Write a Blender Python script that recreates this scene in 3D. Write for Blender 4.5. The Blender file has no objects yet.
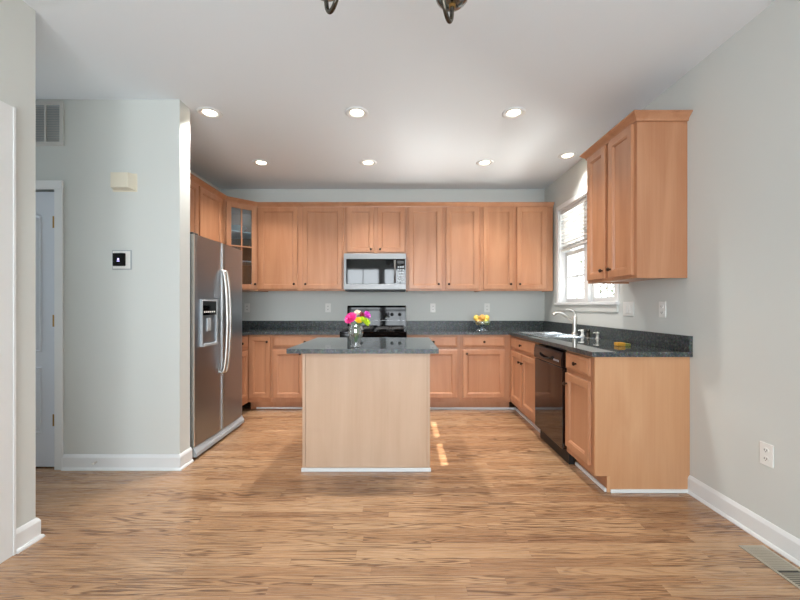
import bpy, bmesh, math, random
from mathutils import Matrix, Vector
random.seed(7)
PI = math.pi
S = bpy.context.scene
COL = S.collection

# ------------------------------------------------------------------ camera
cam_d = bpy.data.cameras.new('camera')
cam_d.sensor_width = 36.0
cam_d.lens = 378.0 / 800.0 * 36.0
cam_d.shift_x = -0.0025
cam_d.shift_y = 0.0075
cam_d.clip_start = 0.02
cam = bpy.data.objects.new('camera', cam_d)
COL.objects.link(cam)
cam.location = (0, 0, 1.21)
cam.rotation_euler = (PI / 2, 0, 0)
S.camera = cam

# ------------------------------------------------------------------ world, sun, daylight, exposure
W = bpy.data.worlds.new('world')
S.world = W
W.use_nodes = True
wn = W.node_tree.nodes
wn['Background'].inputs[0].default_value = (0.85, 0.93, 1.0, 1)
wn['Background'].inputs[1].default_value = 2.2
S.view_settings.view_transform = 'Standard'
S.view_settings.look = 'None'
S.view_settings.gamma = 1.0
S.view_settings.use_curve_mapping = False
S.view_settings.exposure = 0.5

def light(name, kind, loc, energy, color, direction=None, **kw):
    l = bpy.data.lights.new(name, kind)
    l.energy = energy
    l.color = color
    for k, v in kw.items():
        setattr(l, k, v)
    o = bpy.data.objects.new(name, l)
    COL.objects.link(o)
    o.location = loc
    if direction is not None:
        o.rotation_euler = Vector(direction).to_track_quat('-Z', 'Y').to_euler()
    return o

light('sun', 'SUN', (6, 6, 8), 9.0, (1.0, 0.93, 0.82), (-1.60, -0.49, -1.681), angle=0.009)
# daylight through the wide windows in the wall behind the photographer
light('rear_window_daylight', 'AREA', (0.0, -1.82, 1.35), 72.0, (0.88, 0.95, 1.0), (0, 1, 0.12),
      shape='RECTANGLE', size=3.3, size_y=2.1, spread=math.radians(120))
# fill lamp added outside, low under the kitchen window, to brighten the ceiling
light('ceiling_fill', 'AREA', (4.6, 4.1, -.45), 210.0, (1.0, 0.99, 0.96), (-1, 0, .62), shape='RECTANGLE', size=3.5, size_y=1.2, spread=math.radians(110))
# sky portal in the kitchen window
pl_ = light('kitchen_window_portal', 'AREA', (2.06, 3.9, 1.8), 1.0, (1, 1, 1), (-1, 0, 0), shape='RECTANGLE', size=1.25, size_y=1.15)
pl_.data.cycles.is_portal = True
# unseen cool fill lamp added at the hall's far end to brighten the door
light('hall_fill', 'AREA', (-4.1, 2.38, 1.5), 7.0, (0.82, 0.90, 1.0), (1, 0, 0), shape='RECTANGLE', size=.7, size_y=1.8)

# ------------------------------------------------------------------ materials
def newmat(name):
    m = bpy.data.materials.new(name)
    m.use_nodes = True
    return m, m.node_tree, m.node_tree.nodes['Principled BSDF']

def srgb(r, g, b):
    f = lambda c: (c / 255 / 12.92) if c / 255 <= .04045 else ((c / 255 + .055) / 1.055) ** 2.4
    return (f(r), f(g), f(b), 1)

def plain(name, rgb, rough=.5, metal=0, spec=.5, coat=0, bump=0, bscale=200, noise=0, nscale=40):
    m, t, p = newmat(name)
    c = srgb(*rgb)
    p.inputs['Base Color'].default_value = c
    p.inputs['Roughness'].default_value = rough
    p.inputs['Metallic'].default_value = metal
    p.inputs['Specular IOR Level'].default_value = spec
    p.inputs['Coat Weight'].default_value = coat
    tc = t.nodes.new('ShaderNodeTexCoord')
    if noise:
        n = t.nodes.new('ShaderNodeTexNoise'); n.inputs['Scale'].default_value = nscale
        r = t.nodes.new('ShaderNodeValToRGB')
        r.color_ramp.elements[0].color = tuple(x * (1 - noise) for x in c[:3]) + (1,)
        r.color_ramp.elements[1].color = tuple(min(1, x * (1 + noise)) for x in c[:3]) + (1,)
        r.color_ramp.elements[0].position = .3; r.color_ramp.elements[1].position = .7
        t.links.new(tc.outputs['Object'], n.inputs['Vector'])
        t.links.new(n.outputs['Fac'], r.inputs['Fac'])
        t.links.new(r.outputs['Color'], p.inputs['Base Color'])
    if bump:
        n = t.nodes.new('ShaderNodeTexNoise'); n.inputs['Scale'].default_value = bscale
        n.inputs['Detail'].default_value = 3
        b = t.nodes.new('ShaderNodeBump'); b.inputs['Strength'].default_value = bump
        b.inputs['Distance'].default_value = .002
        t.links.new(tc.outputs['Object'], n.inputs['Vector'])
        t.links.new(n.outputs['Fac'], b.inputs['Height'])
        t.links.new(b.outputs['Normal'], p.inputs['Normal'])
    return m

def wood(name, light_c, dark_c, rough=.36, var=.12):
    m, t, p = newmat(name)
    N, L = t.nodes, t.links
    tc = N.new('ShaderNodeTexCoord'); oi = N.new('ShaderNodeObjectInfo')
    mul = N.new('ShaderNodeVectorMath'); mul.operation = 'MULTIPLY'
    mul.inputs[1].default_value = (5, 5, .7)
    add = N.new('ShaderNodeVectorMath'); add.operation = 'ADD'
    sc = N.new('ShaderNodeMath'); sc.operation = 'MULTIPLY'; sc.inputs[1].default_value = 43
    L.new(tc.outputs['Object'], mul.inputs[0]); L.new(mul.outputs[0], add.inputs[0])
    L.new(oi.outputs['Random'], sc.inputs[0]); L.new(sc.outputs[0], add.inputs[1])
    n1 = N.new('ShaderNodeTexNoise'); n1.inputs['Scale'].default_value = 1.3
    n1.inputs['Detail'].default_value = 5; n1.inputs['Distortion'].default_value = .8
    L.new(add.outputs[0], n1.inputs['Vector'])
    mul2 = N.new('ShaderNodeVectorMath'); mul2.operation = 'MULTIPLY'
    mul2.inputs[1].default_value = (16, 16, 1.4)
    L.new(add.outputs[0], mul2.inputs[0])
    n2 = N.new('ShaderNodeTexNoise'); n2.inputs['Scale'].default_value = 1.4; n2.inputs['Detail'].default_value = 3
    L.new(mul2.outputs[0], n2.inputs['Vector'])
    mx = N.new('ShaderNodeMix'); mx.data_type = 'FLOAT'; mx.inputs[0].default_value = .18
    L.new(n1.outputs['Fac'], mx.inputs[2]); L.new(n2.outputs['Fac'], mx.inputs[3])
    r = N.new('ShaderNodeValToRGB')
    r.color_ramp.elements[0].position = .32; r.color_ramp.elements[0].color = srgb(*dark_c)
    r.color_ramp.elements[1].position = .68; r.color_ramp.elements[1].color = srgb(*light_c)
    L.new(mx.outputs[0], r.inputs['Fac'])
    hsv = N.new('ShaderNodeHueSaturation')
    vm = N.new('ShaderNodeMapRange'); vm.inputs['To Min'].default_value = 1 - var; vm.inputs['To Max'].default_value = 1 + var * .6
    L.new(oi.outputs['Random'], vm.inputs['Value']); L.new(vm.outputs[0], hsv.inputs['Value'])
    L.new(r.outputs['Color'], hsv.inputs['Color']); L.new(hsv.outputs['Color'], p.inputs['Base Color'])
    p.inputs['Roughness'].default_value = rough
    p.inputs['Coat Weight'].default_value = .15
    p.inputs['Coat Roughness'].default_value = .25
    return m

def granite():
    m, t, p = newmat('dark_granite')
    N, L = t.nodes, t.links
    tc = N.new('ShaderNodeTexCoord')
    n = N.new('ShaderNodeTexNoise'); n.inputs['Scale'].default_value = 55; n.inputs['Detail'].default_value = 6
    n.inputs['Roughness'].default_value = .75
    r = N.new('ShaderNodeValToRGB')
    e = r.color_ramp.elements
    e[0].position = .36; e[0].color = srgb(34, 34, 37)
    e[1].position = .72; e[1].color = srgb(142, 158, 155)
    a = e.new(.48); a.color = srgb(68, 75, 77)
    a = e.new(.58); a.color = srgb(94, 98, 97)
    v = N.new('ShaderNodeTexVoronoi'); v.inputs['Scale'].default_value = 120
    mix = N.new('ShaderNodeMix'); mix.data_type = 'RGBA'; mix.blend_type = 'MULTIPLY'; mix.inputs[0].default_value = .5
    L.new(tc.outputs['Object'], n.inputs['Vector']); L.new(tc.outputs['Object'], v.inputs['Vector'])
    L.new(n.outputs['Fac'], r.inputs['Fac']); L.new(r.outputs['Color'], mix.inputs[6])
    L.new(v.outputs['Color'], mix.inputs[7])
    L.new(mix.outputs[2], p.inputs['Base Color'])
    p.inputs['Roughness'].default_value = .025
    p.inputs['IOR'].default_value = 1.75
    return m

def oak_floor():
    m, t, p = newmat('oak_floor')
    N, L = t.nodes, t.links
    def M(op, a, b=None, c=None):
        n = N.new('ShaderNodeMath'); n.operation = op
        for i, v in enumerate((a, b, c)):
            if v is None: continue
            if isinstance(v, (int, float)): n.inputs[i].default_value = v
            else: L.new(v, n.inputs[i])
        return n.outputs[0]
    def comb(x, y, z=0.0):
        n = N.new('ShaderNodeCombineXYZ')
        for i, v in enumerate((x, y, z)):
            if isinstance(v, (int, float)): n.inputs[i].default_value = v
            else: L.new(v, n.inputs[i])
        return n.outputs[0]
    def white(vec):
        n = N.new('ShaderNodeTexWhiteNoise'); n.noise_dimensions = '3D'; L.new(vec, n.inputs['Vector']); return n.outputs['Value']
    def noise(vec, scale, detail, dist=0, rough=.5):
        n = N.new('ShaderNodeTexNoise'); L.new(vec, n.inputs['Vector'])
        n.inputs['Scale'].default_value = scale; n.inputs['Detail'].default_value = detail
        n.inputs['Distortion'].default_value = dist; n.inputs['Roughness'].default_value = rough
        return n.outputs['Fac']
    tc = N.new('ShaderNodeTexCoord'); sp = N.new('ShaderNodeSeparateXYZ')
    L.new(tc.outputs['Object'], sp.inputs[0])
    x, y = sp.outputs[0], sp.outputs[1]
    rowf = M('DIVIDE', y, .0585); row = M('FLOOR', rowf); fy = M('FRACT', rowf)
    off = M('MULTIPLY', white(comb(row, 3.3)), 5.0)
    xf = M('ADD', M('DIVIDE', x, .85), off); idx = M('FLOOR', xf); fx = M('FRACT', xf)
    rnd = white(comb(idx, row, 7.7)); rnd2 = white(comb(idx, row, 1.7))
    # grain
    gv = comb(M('ADD', M('MULTIPLY', x, 1.1), M('MULTIPLY', rnd, 31)), M('MULTIPLY', y, 17), M('MULTIPLY', rnd, 57))
    field = noise(gv, 1.0, 2, .35)
    rings = M('SINE', M('MULTIPLY', field, 78))
    rings = M('MULTIPLY', M('ADD', rings, 1), .5)
    rings = M('POWER', rings, 2.2)
    fine = noise(comb(M('MULTIPLY', x, 9), M('MULTIPLY', y, 330), rnd), 1.0, 3)
    blotch = noise(comb(M('MULTIPLY', x, .9), M('MULTIPLY', y, 2.2), 4.2), 1.0, 3)
    v = M('ADD', M('MULTIPLY', rnd, .42), M('MULTIPLY', blotch, .58))
    ramp = N.new('ShaderNodeValToRGB'); e = ramp.color_ramp.elements
    e[0].position = .15; e[0].color = srgb(152, 114, 85)
    e[1].position = .85; e[1].color = srgb(202, 166, 129)
    a = e.new(.5); a.color = srgb(182, 142, 105)
    L.new(v, ramp.inputs['Fac'])
    dark = M('ADD', M('MULTIPLY', M('MULTIPLY', rings, M('ADD', M('MULTIPLY', rnd2, .6), .25)), 1.0), M('MULTIPLY', M('SUBTRACT', fine, .42), 1.5))
    dk = N.new('ShaderNodeMix'); dk.data_type = 'RGBA'; dk.blend_type = 'MIX'
    cl = N.new('ShaderNodeClamp'); L.new(dark, cl.inputs[0]); L.new(cl.outputs[0], dk.inputs[0])
    L.new(ramp.outputs['Color'], dk.inputs[6]); dk.inputs[7].default_value = srgb(102, 70, 48)
    gy = M('MINIMUM', fy, M('SUBTRACT', 1, fy)); gx = M('MULTIPLY', M('MINIMUM', fx, M('SUBTRACT', 1, fx)), 14)
    g = M('ADD', M('MULTIPLY', M('LESS_THAN', gy, .016), .75), M('MULTIPLY', M('LESS_THAN', gx, .02), .25))
    gm = N.new('ShaderNodeMix'); gm.data_type = 'RGBA'
    L.new(M('MULTIPLY', g, .6), gm.inputs[0]); L.new(dk.outputs[2], gm.inputs[6]); gm.inputs[7].default_value = srgb(70, 42, 26)
    L.new(gm.outputs[2], p.inputs['Base Color'])
    rr = M('ADD', .2, M('MULTIPLY', fine, .14)); L.new(rr, p.inputs['Roughness'])
    p.inputs['Coat Weight'].default_value = .35; p.inputs['Coat Roughness'].default_value = .14
    b = N.new('ShaderNodeBump'); b.inputs['Strength'].default_value = .12; b.inputs['Distance'].default_value = .001
    L.new(M('SUBTRACT', M('MULTIPLY', fine, -.4), g), b.inputs['Height']); L.new(b.outputs['Normal'], p.inputs['Normal'])
    return m

def steel(name, rgb, rough, axis=(2, 2, 90)):
    m, t, p = newmat(name)
    N, L = t.nodes, t.links
    p.inputs['Base Color'].default_value = srgb(*rgb); p.inputs['Metallic'].default_value = 1
    tc = N.new('ShaderNodeTexCoord'); mp = N.new('ShaderNodeMapping'); mp.inputs['Scale'].default_value = axis
    n = N.new('ShaderNodeTexNoise'); n.inputs['Scale'].default_value = 8; n.inputs['Detail'].default_value = 4
    mr = N.new('ShaderNodeMapRange'); mr.inputs['To Min'].default_value = rough * .75; mr.inputs['To Max'].default_value = rough * 1.3
    L.new(tc.outputs['Object'], mp.inputs[0]); L.new(mp.outputs[0], n.inputs['Vector'])
    L.new(n.outputs['Fac'], mr.inputs['Value']); L.new(mr.outputs[0], p.inputs['Roughness'])
    return m

def glass(name, tint=(1, 1, 1), gloss=.12, rough=.0):
    m = bpy.data.materials.new(name); m.use_nodes = True
    t = m.node_tree; t.nodes.clear()
    o = t.nodes.new('ShaderNodeOutputMaterial'); mx = t.nodes.new('ShaderNodeMixShader')
    a = t.nodes.new('ShaderNodeBsdfTransparent'); a.inputs[0].default_value = tuple(tint) + (1,)
    b = t.nodes.new('ShaderNodeBsdfGlossy'); b.inputs['Roughness'].default_value = rough
    lw = t.nodes.new('ShaderNodeLayerWeight'); lw.inputs['Blend'].default_value = .5
    f = t.nodes.new('ShaderNodeMath'); f.operation = 'POWER'; f.inputs[1].default_value = 4.0
    t.links.new(lw.outputs['Facing'], f.inputs[0])
    ad = t.nodes.new('ShaderNodeMath'); ad.operation = 'ADD'; ad.inputs[1].default_value = gloss; ad.use_clamp = True
    t.links.new(f.outputs[0], ad.inputs[0]); t.links.new(ad.outputs[0], mx.inputs[0])
    t.links.new(a.outputs[0], mx.inputs[1]); t.links.new(b.outputs[0], mx.inputs[2]); t.links.new(mx.outputs[0], o.inputs[0])
    return m

def emit(name, rgb, strength):
    m, t, p = newmat(name)
    p.inputs['Base Color'].default_value = srgb(*rgb)
    p.inputs['Emission Color'].default_value = srgb(*rgb)
    p.inputs['Emission Strength'].default_value = strength
    return m

M_ = dict(
    wall=plain('wall_paint', (212, 215, 211), .85, spec=.25, bump=.12, bscale=300),
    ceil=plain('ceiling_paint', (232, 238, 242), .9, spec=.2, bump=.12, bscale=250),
    trim=plain('white_trim_paint', (232, 234, 234), .35, spec=.45),
    door=plain('white_door_paint', (214, 220, 228), .4, spec=.4),
    floor=oak_floor(),
    maple=wood('maple_stained', (193, 141, 106), (172, 117, 82), var=.07),
    maple_side=wood('maple_side_panel', (205, 158, 118), (191, 139, 98), .42, .03),
    veneer=wood('maple_veneer_panel', (208, 178, 152), (197, 164, 136), .45, .03),
    inside=plain('cabinet_interior', (150, 120, 95), .6),
    granite=granite(), splash=granite(),
    steel=steel('brushed_steel', (140, 140, 140), .42, (90, 2, 2)),
    fsteel=steel('fridge_steel', (160, 166, 173), .34, (1, 1, 60)),
    nickel=plain('brushed_nickel', (214, 211, 205), .34, metal=1),
    dnickel=plain('dark_nickel', (92, 86, 78), .25, metal=1),
    bronze=plain('dark_bronze', (62, 46, 36), .35, metal=.8),
    brass=plain('aged_brass', (170, 135, 80), .3, metal=1),
    black=plain('black_enamel', (10, 10, 11), .05, spec=.3),
    blackm=plain('black_matte', (20, 20, 21), .5),
    dwblack=plain('dishwasher_black_gloss', (22, 12, 12), .06, spec=.6),
    darkglass=plain('dark_oven_glass', (18, 20, 22), .04, spec=.6),
    plastic=plain('white_plastic', (236, 236, 232), .35),
    cream=plain('cream_plastic', (224, 217, 198), .5),
    grey=plain('grey_plastic', (168, 174, 178), .4),
    dgrey=plain('dark_grey_plastic', (70, 72, 74), .5),
    chrome=plain('sink_steel', (205, 208, 210), .2, metal=1),
    glass=glass('window_glass', (1, 1, 1), .02),
    vglass=glass('clear_glass', (.96, .985, .975), .20),
    bglass=glass('bluish_glass', (.66, .82, .93), .34),
    cglass=glass('cabinet_glass', (.70, .80, .86), .16),
    smoke=glass('smoked_glass', (.35, .38, .36), .18),
    lamp=emit('lamp_lens', (255, 236, 205), 9.0),
    display=emit('thermostat_display', (200, 190, 255), 1.5),
    blind=plain('blind_white', (215, 215, 213), .5),
    ventw=plain('vent_white', (205, 203, 198), .45),
    register=plain('register_beige_metal', (176, 168, 152), .4, metal=.3),
)
for k, c in dict(pink=(240, 60, 150), magenta=(214, 70, 190), yellow=(245, 205, 40), lime=(190, 215, 40), ivory=(240, 225, 205), crimson=(150, 25, 60)).items():
    M_['f_' + k] = plain('petal_' + k, c, .6, noise=.15, nscale=60)
M_['splash'].node_tree.nodes['Principled BSDF'].inputs['Roughness'].default_value = .38  # roughened so backsplash and slab edges don't mirror the rear windows
M_['splash'].node_tree.nodes['Principled BSDF'].inputs['Coat Weight'].default_value = 0
M_['splash'].node_tree.nodes['Principled BSDF'].inputs['IOR'].default_value = 1.5
M_['stem'] = plain('green_stem', (80, 130, 60), .55, noise=.2, nscale=50)
M_['fr_yellow'] = plain('yellow_peel', (226, 196, 92), .4, bump=.2, bscale=120, noise=.08, nscale=20)
M_['fr_orange'] = plain('orange_peel', (222, 166, 84), .4, bump=.2, bscale=120, noise=.12, nscale=20)
M_['fr_green'] = plain('green_peel', (205, 200, 92), .4, noise=.12, nscale=25)
M_['block'] = plain('yellow_block', (190, 140, 45), .9, bump=.6, bscale=300)
M_['block_green'] = plain('green_block', (120, 122, 50), .95, bump=.6, bscale=400)
M_['bark'] = plain('bark', (120, 105, 90), .9, noise=.3, nscale=8)
M_['leaf'] = plain('pale_leaves', (120, 135, 95), .8, noise=.3, nscale=6)
M_['lawn'] = plain('pale_paving', (190, 190, 176), .95, noise=.2, nscale=3)

# ------------------------------------------------------------------ mesh helpers
MW = {}
def B(): return bmesh.new()
def box(bm, x0, x1, y0, y1, z0, z1):
    v = [bm.verts.new(p) for p in ((x0, y0, z0), (x1, y0, z0), (x1, y1, z0), (x0, y1, z0), (x0, y0, z1), (x1, y0, z1), (x1, y1, z1), (x0, y1, z1))]
    for f in ((0, 3, 2, 1), (4, 5, 6, 7), (0, 1, 5, 4), (1, 2, 6, 5), (2, 3, 7, 6), (3, 0, 4, 7)):
        bm.faces.new([v[i] for i in f])
    return bm
def prism(bm, poly, axis, a, b):
    """poly: list of 2D points; axis 'x': (y,z), 'y': (x,z), 'z': (x,y)"""
    def P(p, t): return {'x': (t, p[0], p[1]), 'y': (p[0], t, p[1]), 'z': (p[0], p[1], t)}[axis]
    A = [bm.verts.new(P(p, a)) for p in poly]; C = [bm.verts.new(P(p, b)) for p in poly]
    n = len(poly)
    bm.faces.new(A); bm.faces.new(C[::-1])
    for i in range(n):
        bm.faces.new((A[i], C[i], C[(i + 1) % n], A[(i + 1) % n]))
    return bm
def frames(pts):
    pts = [Vector(p) for p in pts]; n = len(pts); out = []
    up = None
    for i, p in enumerate(pts):
        t = (pts[min(i + 1, n - 1)] - pts[max(i - 1, 0)]).normalized()
        if up is None:
            up = Vector((0, 0, 1)) if abs(t.z) < .9 else Vector((1, 0, 0))
        a = t.cross(up).normalized(); b = a.cross(t).normalized(); up = b
        out.append((p, a, b))
    return out
def tube(bm, pts, r, seg=10, sy=1.0):
    fr = frames(pts); rings = []
    for i, (p, a, b) in enumerate(fr):
        rr = r[i] if isinstance(r, (list, tuple)) else r
        rings.append([bm.verts.new(p + a * (rr * math.cos(2 * PI * k / seg)) + b * (rr * sy * math.sin(2 * PI * k / seg))) for k in range(seg)])
    for i in range(len(rings) - 1):
        for k in range(seg):
            bm.faces.new((rings[i][k], rings[i][(k + 1) % seg], rings[i + 1][(k + 1) % seg], rings[i + 1][k]))
    bm.faces.new(rings[0][::-1]); bm.faces.new(rings[-1])
    return bm
def smoothpts(pts, n=6):
    P = [Vector(p) for p in pts]; P = [P[0]] + P + [P[-1]]; out = []
    for i in range(1, len(P) - 2):
        for k in range(n):
            t = k / n; a, b, c, d = P[i - 1:i + 3]
            out.append(.5 * ((2 * b) + (c - a) * t + (2 * a - 5 * b + 4 * c - d) * t * t + (3 * b - a - 3 * c + d) * t ** 3))
    out.append(P[-2]); return out
def lathe(bm, prof, c=(0, 0, 0), axis=(0, 0, 1), seg=24):
    """prof: (radius, height)"""
    q = Vector((0, 0, 1)).rotation_difference(Vector(axis)); c = Vector(c); rings = []
    for r, h in prof:
        if r < 1e-6: rings.append([bm.verts.new(c + q @ Vector((0, 0, h)))])
        else: rings.append([bm.verts.new(c + q @ Vector((r * math.cos(2 * PI * k / seg), r * math.sin(2 * PI * k / seg), h))) for k in range(seg)])
    for a, b in zip(rings, rings[1:]):
        for k in range(seg):
            k2 = (k + 1) % seg
            if len(a) == 1 and len(b) == 1: continue
            if len(a) == 1: bm.faces.new((a[0], b[k], b[k2]))
            elif len(b) == 1: bm.faces.new((a[k], b[0], a[k2]))
            else: bm.faces.new((a[k], a[k2], b[k2], b[k]))
    return bm
def sweep(bm, path, prof, closed_ends=True):
    """path: list of (x,y); prof: list of (out, z); out is to the right-hand side of travel"""
    P = [Vector(p) for p in path]; n = len(P); rings = []
    for i in range(n):
        dirs = []
        if i > 0: dirs.append((P[i] - P[i - 1]).normalized())
        if i < n - 1: dirs.append((P[i + 1] - P[i]).normalized())
        ns = [Vector((d.y, -d.x)) for d in dirs]
        m = sum(ns, Vector((0, 0))) / len(ns); m = m / m.length_squared
        rings.append([bm.verts.new((P[i].x + m.x * o, P[i].y + m.y * o, z)) for o, z in prof])
    k = len(prof)
    for i in range(n - 1):
        for j in range(k):
            bm.faces.new((rings[i][j], rings[i][(j + 1) % k], rings[i + 1][(j + 1) % k], rings[i + 1][j]))
    bm.faces.new(rings[0][::-1]); bm.faces.new(rings[-1])
    return bm
def thing(name, label, cat, loc=(0, 0, 0), rz=0, group=None, kind=None):
    o = bpy.data.objects.new(name, None); COL.objects.link(o)
    o.empty_display_size = .1
    o.location = loc; o.rotation_euler = (0, 0, rz)
    if label: o['label'] = label
    if cat: o['category'] = cat
    if group: o['group'] = group
    if kind: o['kind'] = kind
    MW[o.name] = Matrix.Translation(Vector(loc)) @ Matrix.Rotation(rz, 4, 'Z')
    return o
def part(name, bm, mat, parent=None, local=False, smooth=False, bevel=0, label=None, recalc=True):
    if recalc: bmesh.ops.recalc_face_normals(bm, faces=bm.faces)
    Mx = MW[parent.name] if parent else Matrix.Identity(4)
    if parent and not local: bm.transform(Mx.inverted())
    me = bpy.data.meshes.new(name); bm.to_mesh(me); bm.free()
    me.materials.append(M_[mat] if isinstance(mat, str) else mat)
    if smooth:
        for f in me.polygons: f.use_smooth = True
    o = bpy.data.objects.new(name, me); COL.objects.link(o)
    if parent: o.parent = parent
    MW[o.name] = Mx
    if bevel:
        b = o.modifiers.new('edge', 'BEVEL'); b.width = bevel; b.segments = 2; b.limit_method = 'ANGLE'
    if smooth == 'edge':
        pass
    if label: o['label'] = label
    return o
def single(name, bm, mat, label, cat, loc, **kw):
    """a thing that is one mesh, origin at its base"""
    bmesh.ops.recalc_face_normals(bm, faces=bm.faces)
    bm.transform(Matrix.Translation(-Vector(loc)))
    group = kw.pop('group', None)
    o = part(name, bm, mat, None, recalc=False, **kw)
    o.location = loc; o['label'] = label; o['category'] = cat
    MW[o.name] = Matrix.Translation(Vector(loc))
    if group: o['group'] = group
    return o
def struct(name, bm, mat, parent=None, **kw):
    o = part(name, bm, mat, parent, **kw)
    if not parent: o['kind'] = 'structure'
    return o
def copy_tree(o, parent=None):
    c = o.copy(); COL.objects.link(c)
    if parent: c.parent = parent
    MW[c.name] = MW.get(o.name, Matrix.Identity(4))
    for ch in [x for x in o.children]: copy_tree(ch, c)
    return c

H = 2.74; XR = 1.87; YB = 4.96; XL = -2.38
# ------------------------------------------------------------------ room shell
struct('floor', box(B(), -4.3, 2.02, -1.75, 5.1, -.1, 0), 'floor')
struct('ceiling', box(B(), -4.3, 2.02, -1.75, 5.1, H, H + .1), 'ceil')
struct('wall_back', box(B(), -4.3, 2.02, YB, YB + .12, 0, H), 'wall')
WY0, WY1, WZ0, WZ1 = 3.31, 4.50, 1.25, 2.34
bm = B()
box(bm, XR, 2.02, -1.75, WY0, 0, H); box(bm, XR, 2.02, WY1, YB, 0, H)
box(bm, XR, 2.02, WY0, WY1, 0, WZ0); box(bm, XR, 2.02, WY0, WY1, WZ1, H)
struct('wall_right', bm, 'wall')
bm = B()
box(bm, -2.02, -1.90, 1.77, 1.96, 0, H); box(bm, -2.02, -1.90, .93, 1.77, 2.10, H); box(bm, -2.02, -1.90, -1.63, .93, 0, H)
struct('wall_left', bm, 'wall')
DX0, DX1 = -3.36, -2.565
bm = B()
box(bm, DX1, -1.647, 2.80, 2.937, 0, H); box(bm, DX0, DX1, 2.80, 2.937, 2.075, H); box(bm, -4.18, DX0, 2.80, 2.937, 0, H)
struct('wall_hall', bm, 'wall')
struct('wall_hall_near', box(B(), -4.18, -2.02, 1.84, 1.96, 0, H), 'wall')
struct('wall_hall_end', box(B(), -4.3, -4.18, 1.84, YB, 0, H), 'wall')
struct('wall_kitchen_left', box(B(), -2.5, XL, 2.937, YB, 0, H), 'wall')
bm = B()
RX0, RX1, RZ0, RZ1 = -1.6, 1.5, .35, 2.3
box(bm, -1.9, RX0, -1.75, -1.63, 0, H); box(bm, RX1, XR, -1.75, -1.63, 0, H)
box(bm, RX0, RX1, -1.75, -1.63, 0, RZ0); box(bm, RX0, RX1, -1.75, -1.63, RZ1, H)
struct('wall_rear', bm, 'wall')

# rear window (behind the photographer)
w = thing('window_2', None, None, (0, -1.7, RZ0), kind='structure')
bm = B()
for xa, xb in ((RX0, -.62), (-.54, .44), (.52, RX1)):
    box(bm, xa, xa + .05, -1.72, -1.67, RZ0, RZ1); box(bm, xb - .05, xb, -1.72, -1.67, RZ0, RZ1)
    for z in (RZ0, 1.30, RZ1 - .05): box(bm, xa, xb, -1.72, -1.67, z, z + .05)
    mid = (xa + xb) / 2
    box(bm, mid - .01, mid + .01, -1.71, -1.68, RZ0, RZ1)
    for z in (.82, 1.80): box(bm, xa, xb, -1.71, -1.68, z - .01, z + .01)
box(bm, -.62, -.54, -1.74, -1.64, RZ0, RZ1); box(bm, .44, .52, -1.74, -1.64, RZ0, RZ1)
part('window_frame', bm, 'trim', w)
part('window_pane', box(B(), RX0, RX1, -1.70, -1.695, RZ0, RZ1), 'glass', w)

# kitchen window
w = thing('window_1', None, None, (XR, 3.9, WZ0), kind='structure')
bm = B()
cw = .055
box(bm, XR - .014, XR, WY1, WY1 + cw, WZ0, WZ1 + cw); box(bm, XR - .014, XR, WY0 - cw, WY0, WZ0, WZ1 + cw)
box(bm, XR - .014, XR, WY0, WY1, WZ1, WZ1 + cw)
part('window_casing', bm, 'trim', w, bevel=.004)
bm = B()
box(bm, XR, 2.02, WY1 - .012, WY1, WZ0, WZ1); box(bm, XR, 2.02, WY0, WY0 + .012, WZ0, WZ1)
box(bm, XR, 2.02, WY0 + .012, WY1 - .012, WZ1 - .012, WZ1)
box(bm, 1.90, 2.02, 3.865, 3.945, WZ0, WZ1 - .012)
part('window_jamb', bm, 'trim', w)
part('window_sill', box(B(), XR - .035, 2.02, WY0 - .06, WY1 + .06, WZ0 - .028, WZ0), 'trim', w, bevel=.004)
part('window_apron', box(B(), XR - .014, XR, WY0 - .045, WY1 + .045, WZ0 - .095, WZ0 - .028), 'wall', w, bevel=.003)
for ya, yb in ((WY0 + .012, 3.865), (3.945, WY1 - .012)):
    for nm, z0, z1, xa in (('lower_sash', WZ0, 1.84, 1.945), ('upper_sash', 1.807, WZ1 - .012, 1.985)):
        bm = B(); xb = xa + .035; st = .045
        box(bm, xa, xb, ya, ya + st, z0, z1); box(bm, xa, xb, yb - st, yb, z0, z1)
        box(bm, xa, xb, ya + st, yb - st, z0, z0 + st); box(bm, xa, xb, ya + st, yb - st, z1 - st, z1)
        m1 = (ya + yb) / 2; m2 = (z0 + z1) / 2
        box(bm, xa + .008, xb - .008, m1 - .009, m1 + .009, z0 + st, z1 - st)
        box(bm, xa + .008, xb - .008, ya + st, yb - st, m2 - .009, m2 + .009)
        s = part(nm, bm, 'trim', w)
        part('window_pane', box(B(), xa + .016, xa + .019, ya + st, yb - st, z0 + st, z1 - st), 'glass', s)
bl = thing('window_blind', 'white slatted blind drawn halfway down over the kitchen window', 'blind', (1.905, 3.9, 1.855))
bm = B(); z = 1.895
while z < 2.28:
    cz = z
    for ya, yb in ((WY0 + .02, WY1 - .02),):
        v = [bm.verts.new(p) for p in ((1.884, ya, cz + .009), (1.926, ya, cz - .009), (1.926, yb, cz - .009), (1.884, yb, cz + .009))]
        v2 = [bm.verts.new((p.co.x, p.co.y, p.co.z + .0028)) for p in v]
        bm.faces.new(v); bm.faces.new(v2[::-1])
        for i in range(4): bm.faces.new((v[i], v2[i], v2[(i + 1) % 4], v[(i + 1) % 4]))
    z += .040
part('slats', bm, 'blind', bl)
part('head_rail', box(B(), 1.878, 1.932, WY0 + .015, WY1 - .015, 2.285, 2.326), 'blind', bl, bevel=.003)
part('bottom_rail', box(B(), 1.880, 1.930, WY0 + .02, WY1 - .02, 1.855, 1.878), 'blind', bl, bevel=.004)
for y in (3.45, 3.9, 4.36): part('ladder_cord', tube(B(), [(1.905, y, 1.87), (1.905, y, 2.30)], .0015, 6), 'blind', bl)

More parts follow.
